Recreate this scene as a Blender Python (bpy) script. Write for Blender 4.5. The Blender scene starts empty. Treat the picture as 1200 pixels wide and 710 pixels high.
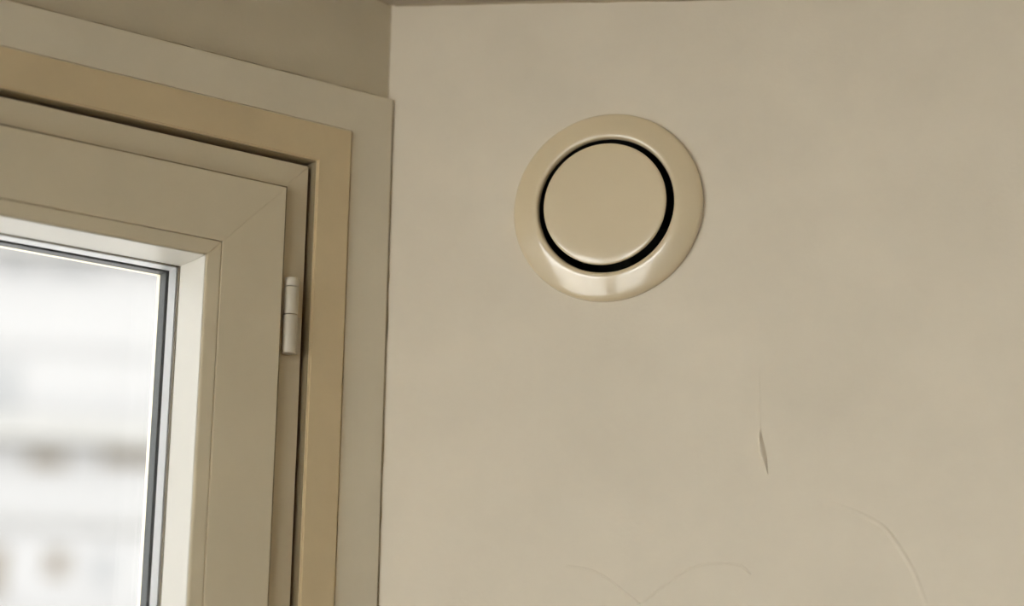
import bpy, bmesh, math, random
from mathutils import Vector, Matrix

random.seed(7)
scene = bpy.context.scene
col = scene.collection

# ------------------------------------------------------------------ camera
CAMZ = 1.80
F = Vector((0.0, 0.97074964, 0.24009402))
R = Vector((0.99987398, -0.00381155, 0.0154109))
U = Vector((-0.01587526, -0.24006377, 0.9706273))
FPX = 2277.4
cam_data = bpy.data.cameras.new('camera')
cam = bpy.data.objects.new('camera', cam_data)
col.objects.link(cam)
m = Matrix((R, U, -F)).transposed().to_4x4()
m.translation = Vector((0, 0, CAMZ))
cam.matrix_world = m
cam_data.sensor_width = 36.0
cam_data.lens = FPX * 36.0 / 1200.0
cam_data.clip_start = 0.02
cam_data.clip_end = 500
cam_data.dof.use_dof = True
cam_data.dof.focus_distance = 1.47
cam_data.dof.aperture_fstop = 2.5
scene.camera = cam

# ------------------------------------------------------------------ sky, sun, exposure
world = bpy.data.worlds.new('overcast_sky')
scene.world = world
world.use_nodes = True
bg = world.node_tree.nodes['Background']
bg.inputs['Color'].default_value = (0.99, 1.0, 0.985, 1)
bg.inputs['Strength'].default_value = 6.1

vs = scene.view_settings
vs.view_transform = 'Standard'
vs.look = 'None'
vs.gamma = 1.0
vs.use_curve_mapping = False
vs.exposure = 0.0
scene.cycles.transparent_max_bounces = 32
scene.cycles.max_bounces = 16
scene.cycles.diffuse_bounces = 8

# ------------------------------------------------------------------ frames of the two walls
DL = Vector((0.80286369, 0.59616264, 0))     # along the window wall, towards the corner
NL = Vector((-0.59616264, 0.80286369, 0))    # outwards through the window wall
UR = Vector((0.95638663, -0.29210378, 0))    # along the vent wall, away from the corner
NR = Vector((0.29210378, 0.95638663, 0))     # outwards through the vent wall
C = Vector((-0.10317523, 1.49055008, 0))     # the corner
E_ = C - 1.455 * DL                           # other end of the window wall
E2 = E_ - 3.0 * NL
B1 = C + 2.2 * UR
B2 = Vector((1.90, -1.50, 0))
ANG_L = math.atan2(DL.y, DL.x)
ANG_R = math.atan2(UR.y, UR.x)
ANG_S = math.atan2(NL.y, NL.x)
CEIL0 = 0.6187 + CAMZ
SLOPE = -0.144


def ceil_z(p):
    return CEIL0 + SLOPE * ((Vector((p[0], p[1], 0)) - C).dot(DL))


def wall_px(x, y):
    """pixel of the photograph -> (s, z) on the vent wall"""
    d = F + R * ((x - 600) / FPX) + U * ((355 - y) / FPX)
    p = d * (1.395404 / d.dot(NR))
    return (p - C).dot(UR), p.z + CAMZ


# ------------------------------------------------------------------ materials
def material(name, color, rough=0.6, spec=0.4, mottle=0.0, mscale=6.0, bump=0.0, bscale=400.0,
             metallic=0.0, stain=None, coat=0.0, bdist=0.0004):
    mt = bpy.data.materials.new(name)
    mt.use_nodes = True
    nt = mt.node_tree
    b = nt.nodes['Principled BSDF']
    b.inputs['Roughness'].default_value = rough
    b.inputs['Specular IOR Level'].default_value = spec
    b.inputs['Metallic'].default_value = metallic
    b.inputs['Coat Weight'].default_value = coat
    b.inputs['Coat Roughness'].default_value = 0.11
    b.inputs['Coat IOR'].default_value = 1.7
    b.inputs['Base Color'].default_value = (*color, 1)
    if mottle or bump:
        tc = nt.nodes.new('ShaderNodeTexCoord')
    if mottle:
        n = nt.nodes.new('ShaderNodeTexNoise')
        n.inputs['Scale'].default_value = mscale
        n.inputs['Detail'].default_value = 6
        n.inputs['Roughness'].default_value = 0.62
        nt.links.new(tc.outputs['Object'], n.inputs['Vector'])
        r = nt.nodes.new('ShaderNodeValToRGB')
        r.color_ramp.elements[0].position = 0.3
        r.color_ramp.elements[1].position = 0.7
        dark = stain if stain else tuple(c * (1 - mottle) for c in color)
        r.color_ramp.elements[0].color = (*dark, 1)
        r.color_ramp.elements[1].color = (*[min(1, c * (1 + mottle)) for c in color], 1)
        nt.links.new(n.outputs['Fac'], r.inputs['Fac'])
        nt.links.new(r.outputs['Color'], b.inputs['Base Color'])
    if bump:
        n2 = nt.nodes.new('ShaderNodeTexNoise')
        n2.inputs['Scale'].default_value = bscale
        n2.inputs['Detail'].default_value = 3
        nt.links.new(tc.outputs['Object'], n2.inputs['Vector'])
        bp = nt.nodes.new('ShaderNodeBump')
        bp.inputs['Strength'].default_value = bump
        bp.inputs['Distance'].default_value = bdist
        nt.links.new(n2.outputs['Fac'], bp.inputs['Height'])
        nt.links.new(bp.outputs['Normal'], b.inputs['Normal'])
    return mt


M = {}
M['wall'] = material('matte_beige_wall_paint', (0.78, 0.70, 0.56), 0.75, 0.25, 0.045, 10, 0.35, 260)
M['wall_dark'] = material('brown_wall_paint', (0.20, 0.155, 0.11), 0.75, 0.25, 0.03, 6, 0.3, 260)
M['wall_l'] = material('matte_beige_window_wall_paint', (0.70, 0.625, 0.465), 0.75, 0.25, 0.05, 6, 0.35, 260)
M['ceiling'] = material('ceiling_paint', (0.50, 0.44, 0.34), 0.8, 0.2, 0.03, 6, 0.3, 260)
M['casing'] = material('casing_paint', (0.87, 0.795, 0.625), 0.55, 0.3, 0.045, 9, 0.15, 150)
M['gold'] = material('aged_ochre_paint', (0.79, 0.645, 0.405), 0.5, 0.35, 0.06, 10, 0.15, 150)
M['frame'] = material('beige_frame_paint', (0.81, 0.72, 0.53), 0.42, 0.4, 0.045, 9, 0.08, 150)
M['bead'] = material('cream_bead', (0.86, 0.83, 0.75), 0.4, 0.4, 0.02, 12)
M['vent'] = material('ivory_enamel', (0.78, 0.65, 0.43), 0.28, 0.7, 0.02, 14, coat=1.0)
M['duct'] = material('dark_duct_metal', (0.035, 0.035, 0.03), 0.7, 0.2)
M['gasket'] = material('brown_rubber_gasket', (0.20, 0.165, 0.11), 0.6, 0.3)
M['dark_strip'] = material('brown_strip', (0.36, 0.29, 0.18), 0.7, 0.2)  # darkens the frame groove and draws the sash edge line
M['hinge'] = material('beige_hinge_enamel', (0.66, 0.60, 0.48), 0.4, 0.4, 0.03, 30)
M['black'] = material('slate_rubber_seal', (0.022, 0.027, 0.03), 0.55, 0.3)
M['spacer'] = material('pale_aluminium_spacer', (0.90, 0.90, 0.90), 0.4, 0.5)
M['caulk'] = material('dingy_caulk', (0.50, 0.42, 0.28), 0.7, 0.2, 0.15, 40)
M['floor'] = material('oak_floor', (0.20, 0.13, 0.075), 0.5, 0.4, 0.1, 5)
M['facade'] = material('white_render', (0.230, 0.228, 0.228), 0.9, 0.1, 0.02, 0.3)
M['slab'] = material('warm_grey_concrete', (0.215, 0.212, 0.204), 0.9, 0.1, 0.04, 0.5)
M['shutter_and_shade'] = material('brown_shutter_shade', (0.12, 0.105, 0.085), 0.8, 0.2)  # for brown windows and for the shadow spots under the slab
M['greypane'] = material('grey_blind', (0.17, 0.172, 0.174), 0.6, 0.3)
M['ground'] = material('pale_paving', (0.66, 0.65, 0.63), 0.9, 0.1, 0.06, 0.4)


def glass_material():
    mt = bpy.data.materials.new('clear_glass')
    mt.use_nodes = True
    nt = mt.node_tree
    nt.nodes.clear()
    out = nt.nodes.new('ShaderNodeOutputMaterial')
    mix = nt.nodes.new('ShaderNodeMixShader')
    tr = nt.nodes.new('ShaderNodeBsdfTransparent')
    tr.inputs['Color'].default_value = (0.99, 0.99, 0.99, 1)
    gl = nt.nodes.new('ShaderNodeBsdfGlossy')
    gl.inputs['Roughness'].default_value = 0.0
    fr = nt.nodes.new('ShaderNodeFresnel')
    fr.inputs['IOR'].default_value = 1.38
    nt.links.new(fr.outputs[0], mix.inputs[0])
    nt.links.new(tr.outputs[0], mix.inputs[1])
    nt.links.new(gl.outputs[0], mix.inputs[2])
    nt.links.new(mix.outputs[0], out.inputs[0])
    return mt


M['glass'] = glass_material()


# ------------------------------------------------------------------ helpers
def tag(o, label, cat=None, group=None, kind=None):
    o['label'] = label
    if cat:
        o['category'] = cat
    if group:
        o['group'] = group
    if kind:
        o['kind'] = kind
    return o


def empty(name, loc, rz=0.0):
    o = bpy.data.objects.new(name, None)
    o.empty_display_size = 0.05
    col.objects.link(o)
    o.location = loc
    o.rotation_euler = (0, 0, rz)
    return o


def link(name, bm, mat, parent=None, smooth=None):
    bmesh.ops.recalc_face_normals(bm, faces=bm.faces)
    me = bpy.data.meshes.new(name)
    bm.to_mesh(me)
    bm.free()
    me.materials.append(M[mat])
    if smooth is not None:
        for p in me.polygons:
            p.use_smooth = True
        me.set_sharp_from_angle(angle=math.radians(smooth))
    o = bpy.data.objects.new(name, me)
    col.objects.link(o)
    if parent:
        o.parent = parent
    return o


def box(bm, x0, x1, y0, y1, z0, z1):
    v = [bm.verts.new((x, y, z)) for x in (x0, x1) for y in (y0, y1) for z in (z0, z1)]
    for q in ((0, 1, 3, 2), (4, 6, 7, 5), (0, 4, 5, 1), (2, 3, 7, 6), (0, 2, 6, 4), (1, 5, 7, 3)):
        bm.faces.new([v[i] for i in q])
    return v


def bevel(bm, off, seg=2, ang=20, keep=None):
    es = [e for e in bm.edges if len(e.link_faces) == 2 and e.calc_face_angle(0) > math.radians(ang)]
    if keep:                                  # only the long edges, so that mitres close flush
        es = [e for e in es if (e.verts[0] in keep) != (e.verts[1] in keep)]
    bmesh.ops.bevel(bm, geom=es, offset=off, segments=seg, affect='EDGES', clamp_overlap=True)


def mitred(rect, prof, side, gap=0.00012, bev=0.0004, along=False):
    """one mitred length of a moulding run round rect; prof = closed list of (inset, depth towards the room)"""
    u0, u1, z0, z1 = rect
    bm = bmesh.new()
    ends = []
    for k in (0, 1):
        vs_ = []
        for a, w in prof:
            if side in ('top', 'bottom'):
                z = z1 - a if side == 'top' else z0 + a
                u = u0 + a + gap if k == 0 else u1 - a - gap
            else:
                u = u1 - a if side == 'right' else u0 + a
                z = z0 + a + gap if k == 0 else z1 - a - gap
            vs_.append(bm.verts.new((u, -w, z)))
        ends.append(vs_)
    n = len(prof)
    for i in range(n):
        j = (i + 1) % n
        bm.faces.new([ends[0][i], ends[0][j], ends[1][j], ends[1][i]])
    bm.faces.new(ends[0])
    bm.faces.new(ends[1][::-1])
    bmesh.ops.recalc_face_normals(bm, faces=bm.faces)
    if bev:
        bevel(bm, bev, keep=set(ends[0]) if along else None)
    return bm


def moulding(rect, prof, rail, stile, mat, parent, bev=0.0004, gap=0.00012, along=False):
    out = []
    for side in ('top', 'bottom', 'left', 'right'):
        nm = rail if side in ('top', 'bottom') else stile
        out.append(link(nm, mitred(rect, prof, side, gap, bev, along), mat, parent, smooth=35))
    return out


def lathe(bm, prof, seg=96, axis='y', closed=False):
    """prof = (radius, height) ; height goes towards the room (-y) for axis y, up for axis z"""
    rings = []
    for r, h in prof:
        ring = []
        for i in range(seg):
            t = 2 * math.pi * i / seg
            if axis == 'y':
                ring.append(bm.verts.new((r * math.cos(t), -h, r * math.sin(t))))
            else:
                ring.append(bm.verts.new((r * math.cos(t), r * math.sin(t), h)))
        rings.append(ring)
    n = len(prof)
    for k in range(n if closed else n - 1):
        a, b = rings[k], rings[(k + 1) % n]
        for i in range(seg):
            j = (i + 1) % seg
            bm.faces.new([a[i], a[j], b[j], b[i]])
    return rings


# ------------------------------------------------------------------ room shell
def wall_with_holes(name, p, rz, length, holes, thick, mat, bottom=0.0):
    """wall in its own frame: x from -length to 0, y outwards, sloped top under the ceiling"""
    o = empty_mesh = None
    xs = sorted({-length, 0.0, *[h[0] for h in holes], *[h[1] for h in holes]})
    zs = sorted({bottom, *[h[2] for h in holes], *[h[3] for h in holes]})
    bm = bmesh.new()
    d = Vector((math.cos(rz), math.sin(rz), 0))

    def top(x):
        q = p + d * x
        return ceil_z(q) + 0.004

    for i in range(len(xs) - 1):
        xa, xb = xs[i], xs[i + 1]
        for k in range(len(zs)):
            za = zs[k]
            zb = zs[k + 1] if k + 1 < len(zs) else None
            xm = (xa + xb) / 2
            if zb and any(h[0] <= xm <= h[1] and h[2] <= (za + zb) / 2 <= h[3] for h in holes):
                continue
            v = box(bm, xa, xb, 0, thick, za, 1 if zb is None else zb)
            if zb is None:
                for q in v:
                    if abs(q.co.z - 1) < 1e-6:
                        q.co.z = top(q.co.x)
            else:
                pass
    bmesh.ops.remove_doubles(bm, verts=bm.verts, dist=1e-5)
    # drop the inner faces between neighbouring cells
    seen = {}
    for f in bm.faces:
        key = tuple(sorted(v.index for v in f.verts))
        seen.setdefault(tuple(sorted((round(v.co.x, 4), round(v.co.y, 4), round(v.co.z, 4)) for v in f.verts)), []).append(f)
    kill = [f for fs in seen.values() if len(fs) > 1 for f in fs]
    bmesh.ops.delete(bm, geom=kill, context='FACES')
    o = link(name, bm, mat)
    o.location = p
    o.rotation_euler = (0, 0, rz)
    return o


HOLE_1 = (-1.378, -0.060, CAMZ - 0.880, CAMZ + 0.477)
HOLE_2 = (-2.528, -0.027, 1.172, CAMZ + 0.708)
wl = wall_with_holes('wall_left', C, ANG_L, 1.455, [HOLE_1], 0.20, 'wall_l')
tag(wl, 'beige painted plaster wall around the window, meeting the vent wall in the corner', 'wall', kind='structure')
ws = wall_with_holes('wall_side', E_, ANG_S, 3.0, [HOLE_2], 0.20, 'wall')
tag(ws, 'beige painted side wall with the added glazed side window', 'wall', kind='structure')
# the two outer corners of the thick walls are closed by the ceiling and floor slabs; plain walls:
for nm, a, b, lb in (('wall_far', B1, B2, 'plain brown wall opposite the added side window'),
                     ('wall_back', B2, E2, 'plain brown wall opposite the vent wall')):
    # travelling clockwise the outside is on the left hand: frame with x reversed
    d = (a - b).normalized()
    rz = math.atan2(d.y, d.x)
    o = wall_with_holes(nm, a, rz, (a - b).length, [], 0.12, 'wall_dark')
    tag(o, lb, 'wall', kind='structure')

# vent wall: a real round hole behind the vent
VX, VZ, VR = 0.1841, 0.4322 + CAMZ, 0.0575
bm = bmesh.new()
TH = 0.16
LEN = 2.2
seg = 64


def rtop(x):
    return ceil_z(C + UR * x) + 0.004


hs = 0.085
circ, sq = [], []
for i in range(seg):
    t = 2 * math.pi * i / seg
    c_, s_ = math.cos(t), math.sin(t)
    k = hs / max(abs(c_), abs(s_))
    circ.append(bm.verts.new((VX + VR * c_, 0, VZ + VR * s_)))
    sq.append(bm.verts.new((VX + k * c_, 0, VZ + k * s_)))
back = [bm.verts.new((v.co.x, TH, v.co.z)) for v in circ]
for i in range(seg):
    j = (i + 1) % seg
    bm.faces.new([circ[i], circ[j], sq[j], sq[i]])
    bm.faces.new([circ[i], back[i], back[j], circ[j]])


def quad(pts):
    bm.faces.new([bm.verts.new(q) for q in pts])


xa, xb, za, zb = VX - hs, VX + hs, VZ - hs, VZ + hs
quad([(0, 0, 0), (xa, 0, 0), (xa, 0, rtop(xa)), (0, 0, rtop(0))])
quad([(xb, 0, 0), (LEN, 0, 0), (LEN, 0, rtop(LEN)), (xb, 0, rtop(xb))])
quad([(xa, 0, 0), (xb, 0, 0), (xb, 0, za), (xa, 0, za)])
quad([(xa, 0, zb), (xb, 0, zb), (xb, 0, rtop(xb)), (xa, 0, rtop(xa))])
quad([(0, TH, 0), (LEN, TH, 0), (LEN, TH, rtop(LEN)), (0, TH, rtop(0))])
quad([(0, 0, 0), (0, TH, 0), (0, TH, rtop(0)), (0, 0, rtop(0))])
quad([(LEN, 0, 0), (LEN, TH, 0), (LEN, TH, rtop(LEN)), (LEN, 0, rtop(LEN))])
bmesh.ops.remove_doubles(bm, verts=bm.verts, dist=1e-6)
wr = link('wall_right', bm, 'wall')
for f in wr.data.polygons:
    pass
wr.location = C
wr.rotation_euler = (0, 0, ANG_R)
tag(wr, 'beige painted plaster wall with the round vent and hairline paint creases', 'wall', kind='structure')

# floor and ceiling slabs over the whole room
poly = [C, B1, B2, E2, E_]
ctr = sum(poly, Vector()) / 5
big = [ctr + (p - ctr) * 1.22 for p in poly]


def slab(name, zf, t, mat, label):
    b = bmesh.new()
    lo = [b.verts.new((p.x, p.y, zf(p))) for p in big]
    hi = [b.verts.new((p.x, p.y, zf(p) + t)) for p in big]
    b.faces.new(lo)
    b.faces.new(hi)
    for i in range(5):
        j = (i + 1) % 5
        b.faces.new([lo[i], lo[j], hi[j], hi[i]])
    o = link(name, b, mat)
    tag(o, label, name, kind='structure')
    return o


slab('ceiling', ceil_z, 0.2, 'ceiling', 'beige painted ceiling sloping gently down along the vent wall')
fl = slab('floor', lambda p: -0.15, 0.15, 'floor', 'bare oak coloured floor of the room')
bmp = bmesh.new()
# floor boards
boards = 0
for i in range(26):
    x0 = -1.5 + i * 0.14
    pts = []
    # clip the strip against the room outline
    def clip(poly_, f):
        out = []
        for a_, b_ in zip(poly_, poly_[1:] + poly_[:1]):
            fa, fb = f(a_), f(b_)
            if fa >= 0:
                out.append(a_)
            if fa * fb < 0:
                out.append(a_ + (b_ - a_) * (fa / (fa - fb)))
        return out
    pl = clip(list(poly), lambda q: q.x - (x0 + 0.001))
    pl = clip(pl, lambda q: (x0 + 0.139) - q.x) if pl else pl
    if len(pl) < 3:
        continue
    b = bmesh.new()
    f = b.faces.new([b.verts.new((q.x, q.y, 0.0)) for q in pl])
    r = bmesh.ops.extrude_face_region(b, geom=[f])
    for v in r['geom']:
        if isinstance(v, bmesh.types.BMVert):
            v.co.z += 0.006
    link('floor_board', b, 'floor', fl)
bmp.free()


# ------------------------------------------------------------------ windows
def build_window(win, rect, leaves, handle=True):
    """rect = outer edge of the ochre moulding, in wall frame with z absolute"""
    u0, u1, z0, z1 = rect
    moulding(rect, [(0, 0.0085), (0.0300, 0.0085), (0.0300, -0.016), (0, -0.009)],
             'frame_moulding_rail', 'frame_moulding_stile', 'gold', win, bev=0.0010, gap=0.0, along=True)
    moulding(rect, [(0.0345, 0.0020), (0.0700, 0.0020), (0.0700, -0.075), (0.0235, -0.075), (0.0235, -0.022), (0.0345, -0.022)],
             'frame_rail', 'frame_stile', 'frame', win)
    moulding(rect, [(0.0302, 0.0060), (0.0308, 0.0055), (0.0310, -0.0110), (0.0343, -0.0120), (0.0343, -0.0200), (0.0302, -0.0200)],
             'groove_strip', 'groove_strip', 'dark_strip', win, bev=0, gap=0)  # brown strip laid over the moulding return, darkening the groove
    iu0, iu1, iz0, iz1 = u0 + 0.059, u1 - 0.059, z0 + 0.0589, z1 - 0.0589
    wleaf = (iu1 - iu0 - 0.004 * (leaves - 1)) / leaves
    for k in range(leaves):
        b1 = iu1 - k * (wleaf + 0.004)
        r = (b1 - wleaf, b1, iz0, iz1)
        W = 0.012                                  # the sash stands proud of the wall plane

        def run_(prof, *a, **kw):
            moulding(r, [(a_, w_ + W) for a_, w_ in prof], *a, **kw)

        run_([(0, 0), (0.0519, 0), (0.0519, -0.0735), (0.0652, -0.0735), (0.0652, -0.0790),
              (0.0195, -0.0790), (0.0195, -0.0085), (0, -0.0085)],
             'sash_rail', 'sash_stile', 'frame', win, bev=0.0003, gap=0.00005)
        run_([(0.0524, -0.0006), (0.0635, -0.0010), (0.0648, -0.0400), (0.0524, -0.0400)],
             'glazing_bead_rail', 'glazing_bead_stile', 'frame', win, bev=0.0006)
        run_([(0.0640, -0.0030), (0.0643, -0.0030), (0.0654, -0.0400), (0.0649, -0.0400)],
             'bead_lit_face', 'bead_lit_face', 'bead', win, bev=0)  # added cream face, daylight on the reveal put into its colour
        run_([(-0.0014, -0.0012), (0.0002, -0.0012), (0.0002, -0.0030), (-0.0014, -0.0030)],
             'sash_edge_line', 'sash_edge_line', 'dark_strip', win, bev=0, gap=0)  # thin added strip, drawing the shaded crease round the sash
        run_([(0.0520, -0.0402), (0.0658, -0.0402), (0.0658, -0.0432), (0.0520, -0.0432)],
             'gasket_strip', 'gasket_strip', 'gasket', win, bev=0)
        run_([(0.0530, -0.0474), (0.0650, -0.0474), (0.0650, -0.0590), (0.0530, -0.0590)],
             'spacer_bar', 'spacer_bar', 'spacer', win, bev=0, gap=0)
        run_([(0.0520, -0.0634), (0.0655, -0.0634), (0.0655, -0.0732), (0.0520, -0.0732)],
             'outer_seal', 'outer_seal', 'black', win, bev=0, gap=0)
        for (w0, w1) in ((-0.0433, -0.0473), (-0.0591, -0.0631)):
            b = bmesh.new()
            box(b, r[0] + 0.0525, r[1] - 0.0525, -w0 - W, -w1 - W, r[2] + 0.0525, r[3] - 0.0525)
            link('pane', b, 'glass', win)
    return iu0, iu1, iz0, iz1


w1 = empty('window_1', C + Vector((0, 0, 0)), ANG_L)
tag(w1, 'beige double glazed casement window with ochre frame moulding beside the corner', 'window', kind='structure')
RECT1 = (-1.400, -0.038, CAMZ - 0.902, CAMZ + 0.499)
build_window(w1, RECT1, 2)
w2 = empty('added_window', E_, ANG_S)  # unseen window, added to bring more daylight onto the vent wall
tag(w2, 'added unseen three-leaf window letting daylight in through the side wall', 'window', kind='structure')
build_window(w2, (-2.55, -0.005, 1.15, CAMZ + 0.730), 3)

# flat casing band round the window, one continuous band, butting on the vent wall
bm = bmesh.new()
CW = 0.006
ou0, ou1, oz0, oz1 = -1.440, 0.0016, CAMZ - 0.942, CAMZ + 0.5355
iu0, iu1, iz0, iz1 = RECT1[0] - 0.0009, RECT1[1] + 0.0009, RECT1[2] - 0.0009, RECT1[3] + 0.0009
outer = [(ou0, oz0), (ou1, oz0), (ou1, oz1), (ou0, oz1)]
inner = [(iu0, iz0), (iu1, iz0), (iu1, iz1), (iu0, iz1)]
lay = {}
for nm, w in (('f', CW), ('b', 0.0003)):
    lay[nm + 'o'] = [bm.verts.new((u - (0.0044 if (w < 0.003 and u > 0) else 0), -w, z)) for u, z in outer]
    lay[nm + 'i'] = [bm.verts.new((u, -w, z)) for u, z in inner]
for i in range(4):
    j = (i + 1) % 4
    bm.faces.new([lay['fo'][i], lay['fo'][j], lay['fi'][j], lay['fi'][i]])
    bm.faces.new([lay['bo'][i], lay['bo'][j], lay['bi'][j], lay['bi'][i]])
    bm.faces.new([lay['fo'][i], lay['fo'][j], lay['bo'][j], lay['bo'][i]])
    bm.faces.new([lay['fi'][i], lay['fi'][j], lay['bi'][j], lay['bi'][i]])
bmesh.ops.recalc_face_normals(bm, faces=bm.faces)
bevel(bm, 0.0008)
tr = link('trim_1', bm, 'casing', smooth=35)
tr.location = C
tr.rotation_euler = (0, 0, ANG_L)
tag(tr, 'flat pale casing band framing the window up to the corner', 'trim', kind='structure')


# dingy caulk lines in the joints
def caulk(name, pts, rad, label):
    b = bmesh.new()
    n = 6
    rings = []
    for i, q in enumerate(pts):
        t = (pts[min(i + 1, len(pts) - 1)] - pts[max(i - 1, 0)]).normalized()
        a = t.cross(Vector((0.31, 0.22, 0.93))) if abs(t.z) < 0.8 else t.cross(Vector((1, 0.2, 0)))
        a.normalize()
        c_ = t.cross(a)
        rr = rad * random.uniform(0.6, 1.25)
        rings.append([b.verts.new(q + (a * math.cos(2 * math.pi * k / n) + c_ * math.sin(2 * math.pi * k / n)) * rr) for k in range(n)])
    for r0, r1 in zip(rings, rings[1:]):
        for k in range(n):
            b.faces.new([r0[k], r0[(k + 1) % n], r1[(k + 1) % n], r1[k]])
    b.faces.new(rings[0])
    b.faces.new(rings[-1])
    o = link(name, b, 'caulk', smooth=60)
    tag(o, label, 'trim', kind='structure')
    return o


def run(a, b, n):
    return [a.lerp(b, i / n) for i in range(n + 1)]


zc = Vector((0, 0, 1))
a = C + UR * 0.004 - NR * 0.0002
b_ = C + UR * 2.19 - NR * 0.0002
caulk('trim_2', [q + zc * ceil_z(q) for q in run(a, b_, 160)], 0.0013, 'thin brown joint line between ceiling and vent wall')
a = C - DL * 0.002
b_ = C - DL * 1.45
caulk('trim_3', [q + zc * ceil_z(q) for q in run(a, b_, 110)], 0.0013, 'thin brown joint line between ceiling and window wall')
a = C + zc * (oz1 + 0.001)
b_ = C + zc * (CEIL0)
caulk('trim_4', run(a, b_, 20), 0.0005, 'thin brown joint line in the corner above the window casing')
a = C + UR * 0.0042 - NR * 0.0004 + zc * (oz0)
b_ = C + UR * 0.0042 - NR * 0.0004 + zc * (oz1)
caulk('trim_5', run(a, b_, 140), 0.0017, 'thin brown joint line between window casing and vent wall')


a = C - DL * 1.440 + zc * (oz1 + 0.0004) - NL * 0.0016
b_ = C - DL * 0.003 + zc * (oz1 + 0.0004) - NL * 0.0016
caulk('trim_6', run(a, b_, 110), 0.0016, 'thin brown joint line along the top of the window casing')


# ------------------------------------------------------------------ hinge
def cyl(bm_, r, z0, z1, cx, cy, seg_=28, rnd=0.0006):
    prof = [(0.0001, z0), (r - rnd, z0), (r - rnd * 0.3, z0 + rnd * 0.3), (r, z0 + rnd), (r, z1 - rnd), (r - rnd * 0.3, z1 - rnd * 0.3), (r - rnd, z1), (0.0001, z1)]
    s0 = len(bm_.verts)
    rings = lathe(bm_, prof, seg_, 'z')
    for ring in rings:
        for v in ring:
            v.co.x += cx
            v.co.y += cy


HX, HW, HR = -0.0867, 0.0085, 0.0056


def hinge(hz, parent):
    """hz = z of the joint between the two knuckles"""
    b = bmesh.new()
    cyl(b, HR, hz - 0.0300, hz - 0.0003, HX, -HW)
    h = link('hinge', b, 'hinge', parent, smooth=50)
    b = bmesh.new()
    cyl(b, HR, hz + 0.0003, hz + 0.0215, HX, -HW)
    link('hinge_knuckle', b, 'hinge', h, smooth=50)
    b = bmesh.new()
    cyl(b, HR, hz + 0.0219, hz + 0.0290, HX, -HW, rnd=0.0012)
    link('hinge_cap', b, 'hinge', h, smooth=50)
    b = bmesh.new()
    box(b, HX - 0.0112, HX - 0.0030, -0.0070, -0.0052, hz + 0.0006, hz + 0.0206)
    bevel(b, 0.0004)
    link('hinge_plate', b, 'hinge', h, smooth=35)
    b = bmesh.new()
    box(b, HX + 0.0010, HX + 0.0090, -0.0090, -0.0035, hz - 0.0290, hz - 0.0010)
    bevel(b, 0.0004)
    link('hinge_plate', b, 'hinge', h, smooth=35)
    return h


hinge(CAMZ + 0.3420, w1)
hinge(CAMZ - 0.72, w1)

# lever handle on the meeting stile of the casement
b = bmesh.new()
box(b, -0.700, -0.672, -0.008, 0.0, CAMZ - 0.27, CAMZ - 0.20)
bevel(b, 0.003, 3)
hd = link('handle', b, 'bead', w1, smooth=40)
b = bmesh.new()
box(b, -0.694, -0.678, -0.045, -0.008, CAMZ - 0.243, CAMZ - 0.227)
bevel(b, 0.004, 3)
link('handle_neck', b, 'bead', hd, smooth=40)
b = bmesh.new()
box(b, -0.696, -0.676, -0.055, -0.040, CAMZ - 0.355, CAMZ - 0.222)
bevel(b, 0.005, 3)
link('handle_lever', b, 'bead', hd, smooth=40)

# ------------------------------------------------------------------ round vent
vent = empty('air_vent', C + UR * VX + Vector((0, 0, VZ)), ANG_R)
tag(vent, 'round ivory air vent with a domed rim and flat centre disc on the beige wall', 'air vent')
bm = bmesh.new()
lathe(bm, [(0.0750, 0.0002), (0.0750, 0.0028), (0.0747, 0.0037), (0.0740, 0.0044), (0.0728, 0.0051), (0.0705, 0.0060), (0.0680, 0.0069),
           (0.0650, 0.0079), (0.0620, 0.0087), (0.0598, 0.0093), (0.0578, 0.0097), (0.0562, 0.0098), (0.0550, 0.0095), (0.0541, 0.0089),
           (0.0535, 0.0074), (0.0532, 0.0060), (0.0536, 0.0052), (0.0548, 0.0050), (0.0550, 0.0002)], 128, 'y', closed=True)
link('rim', bm, 'vent', vent, smooth=50)
bm = bmesh.new()
r_ = lathe(bm, [(0.0001, -0.008), (0.030, -0.008), (0.0445, 0.0035), (0.0474, 0.0080), (0.0483, 0.0100), (0.0485, 0.0110), (0.0482, 0.0118), (0.0475, 0.0123),
                (0.0460, 0.01255), (0.040, 0.0127), (0.020, 0.0129), (0.0001, 0.0129)], 128, 'y')
link('disc', bm, 'vent', vent, smooth=40)
bm = bmesh.new()
lathe(bm, [(0.0050, -0.060), (0.0050, -0.0075)], 24, 'y')
link('spindle', bm, 'duct', vent, smooth=40)
bm = bmesh.new()
lathe(bm, [(0.0547, 0.0049), (0.0535, 0.0049), (0.0533, -0.120), (0.0001, -0.120)], 64, 'y')
link('duct', bm, 'duct', vent, smooth=40)
bm = bmesh.new()
box(bm, -0.0532, 0.0532, 0.052, 0.056, -0.005, 0.005)
box(bm, -0.005, 0.005, 0.052, 0.056, 0.0051, 0.0532)
box(bm, -0.005, 0.005, 0.052, 0.056, -0.0532, -0.0051)
link('crossbar', bm, 'duct', vent)


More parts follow.
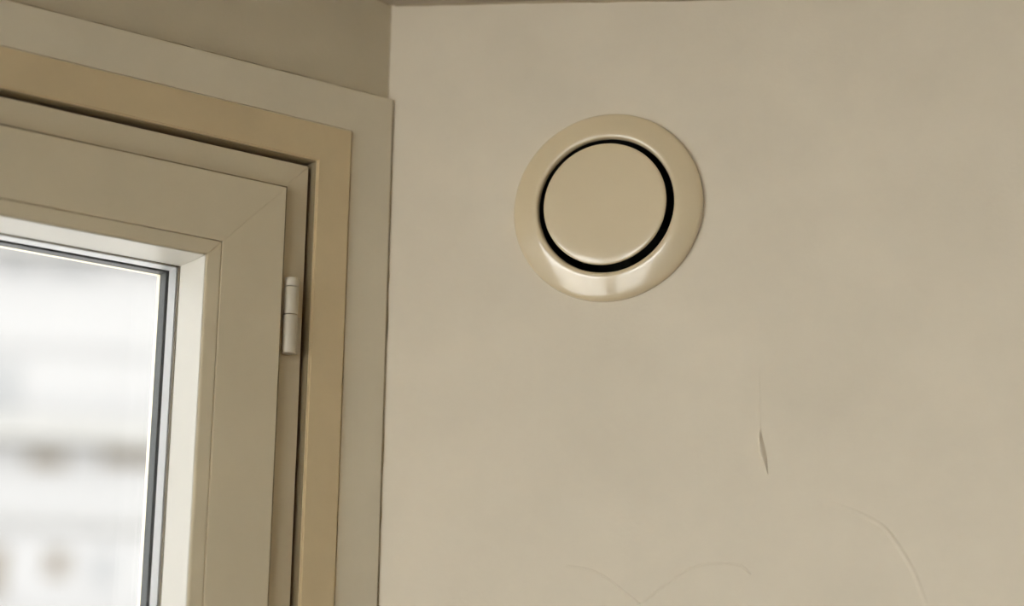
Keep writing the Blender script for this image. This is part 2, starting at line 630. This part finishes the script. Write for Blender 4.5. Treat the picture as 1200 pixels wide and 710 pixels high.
# ------------------------------------------------------------------ paint creases and blister
def crease(pts, half, height, skew=0.0, label=None):
    """low ridge of lifted paint running along photo points on the vent wall; tapers at both ends"""
    P = [Vector((*wall_px(x, y), 0)) for x, y in pts]
    # resample with Catmull-Rom
    Q = []
    for i in range(len(P) - 1):
        p0, p1, p2, p3 = P[max(i - 1, 0)], P[i], P[i + 1], P[min(i + 2, len(P) - 1)]
        for k in range(5):
            t = k / 5
            Q.append(0.5 * ((2 * p1) + (p2 - p0) * t + (2 * p0 - 5 * p1 + 4 * p2 - p3) * t * t + (3 * p1 - p0 - 3 * p2 + p3) * t ** 3))
    Q.append(P[-1])
    b = bmesh.new()
    rows = []
    n = len(Q)
    for i, q in enumerate(Q):
        t = (Q[min(i + 1, n - 1)] - Q[max(i - 1, 0)]).normalized()
        nn = Vector((-t.y, t.x, 0))
        e = i / (n - 1)
        hh = height(e) if callable(height) else height
        hw = half(e) if callable(half) else half
        hh *= random.uniform(0.8, 1.15)
        row = []
        for k in range(9):
            x = -1 + k / 4
            xs_ = x - skew * (1 - x * x)
            h = hh * (1 - x * x) ** 1.5
            row.append(b.verts.new((q.x + nn.x * xs_ * hw, -h + 0.00002 * (abs(x) > 0.9), q.y + nn.y * xs_ * hw)))
        rows.append(row)
    for r0, r1 in zip(rows, rows[1:]):
        for k in range(8):
            b.faces.new([r0[k], r0[k + 1], r1[k + 1], r1[k]])
    o = link('paint_crease', b, 'wall', wr, smooth=80)
    if label:
        o['label'] = label
    return o


bell = lambda e: max(0.05, math.sin(math.pi * e))
crease([(663, 663), (690, 667), (712, 678), (730, 692), (745, 704), (750, 708)], 0.0010, lambda e: 0.0002 + 0.0005 * e)
crease([(751, 707), (762, 699), (780, 685), (800, 671), (822, 662), (845, 660), (866, 662), (874, 667), (880, 673)],
       0.0010, lambda e: 0.00038 + 0.0012 * max(0, e - 0.6))
crease([(950, 586), (975, 590), (1000, 599), (1022, 609), (1037, 620), (1050, 636), (1062, 655), (1073, 676), (1082, 700), (1088, 716)],
       0.0020, lambda e: 0.0008 * bell(e))
crease([(890, 430), (890, 455), (890.5, 480), (891, 500), (892.5, 515)], 0.0008, lambda e: 0.00008 + 0.0002 * e)
crease([(890.5, 502), (891.5, 515), (894, 530), (897, 543), (900, 556)], lambda e: 0.0004 + 0.0021 * bell(e) ** 1.4, lambda e: 0.0030 * bell(e), skew=0.45,
       label='short lifted blister of paint')

# ------------------------------------------------------------------ the building across the street
AZ = math.radians(-12.0)
DIST = 70.0
FX = Vector((math.cos(AZ), -math.sin(AZ), 0))     # along the facade, to the right
FN = Vector((math.sin(AZ), math.cos(AZ), 0))      # away from us
FO = FN * DIST
bld = empty('apartment_building', Vector((FO.x, FO.y, -9)), math.atan2(FX.y, FX.x))
tag(bld, 'white rendered apartment building outside the window, with ledges and small windows', 'building')


def fpx(x, y):
    d = F + R * ((x - 600) / FPX) + U * ((355 - y) / FPX)
    p = d * (DIST / d.dot(FN))
    return (p - FO).dot(FX), p.z + CAMZ + 9


bm = bmesh.new()
box(bm, -150, 45, 0, 10, 0, 48)  # carried far left and upward, out of view, to block sky light
link('wall', bm, 'facade', bld)


def ledge(name, x0, y0, x1, y1, depth, mat='slab'):
    xa, xb = fpx(x0, 500)[0], fpx(x1, 500)[0]
    za, zb = fpx(90, y1)[1], fpx(90, y0)[1]
    b = bmesh.new()
    box(b, xa, xb, -depth, 0, za, zb)
    return link(name, b, mat, bld)


ledge('balcony_slab', -700, 494, 420, 522, 0.9)
ledge('balcony_slab', -700, 286, 420, 300, 0.8)
ledge('ledge', -700, 405, 420, 411, 0.12, 'facade')
ledge('ledge', -700, 611, 420, 618, 0.25)
ledge('ledge', -700, 722, 420, 745, 0.5)


def fwin(x0, y0, x1, y1, mat):
    ym = (y0 + y1) / 2
    xa, xb = fpx(x0, ym)[0], fpx(x1, ym)[0]
    za, zb = fpx(max(x0, 0), y1)[1], fpx(max(x0, 0), y0)[1]
    b = bmesh.new()
    t = 0.09
    box(b, xa - t, xa, -0.06, 0.0, za - t, zb + t)
    box(b, xb, xb + t, -0.06, 0.0, za - t, zb + t)
    box(b, xa, xb, -0.06, 0.0, zb, zb + t)
    box(b, xa, xb, -0.06, 0.0, za - t, za)
    f = link('window', b, 'facade', bld)
    b = bmesh.new()
    box(b, xa, xb, -0.03, -0.005, za, zb)
    link('pane', b, mat, f)


fwin(54, 644, 80, 676, 'shutter_and_shade')
fwin(108, 648, 134, 686, 'greypane')
fwin(-26, 640, 6, 700, 'shutter_and_shade')
fwin(-40, 424, 22, 486, 'greypane')
fwin(4, 302, 34, 320, 'greypane')
fwin(62, 304, 112, 322, 'greypane')
fwin(32, 528, 78, 548, 'shutter_and_shade')  # shadow spot under the balcony slab, drawn as a brown pane
fwin(118, 526, 184, 544, 'shutter_and_shade')  # second under-slab shadow spot, also a brown pane
for k in range(4):
    fwin(-130 - 90 * k, 640, -100 - 90 * k, 690, 'greypane')
    fwin(-150 - 90 * k, 424, -110 - 90 * k, 486, 'greypane')
    fwin(-150 - 90 * k, 528, -110 - 90 * k, 552, 'shutter_and_shade')  # under-slab shadow spots repeated to the left, out of view
for yy in (800, 1010, 1220):                       # lower storeys, below the part in view
    ledge('balcony_slab', -700, yy + 120, 420, yy + 140, 0.7)
    for k in range(9):
        fwin(-330 + 80 * k, yy, -296 + 80 * k, yy + 60, 'greypane' if (k * 7 + yy) % 3 else 'shutter_and_shade')
for k in range(3):
    fwin(215 + 70 * k, 644, 245 + 70 * k, 690, 'greypane')
    fwin(215 + 70 * k, 424, 250 + 70 * k, 486, 'greypane')

b = bmesh.new()
box(b, -160, 160, -160, 160, -9.4, -9.0)
gr = link('ground', b, 'ground')
tag(gr, 'pale paved street and courtyard outside', 'ground', kind='structure')
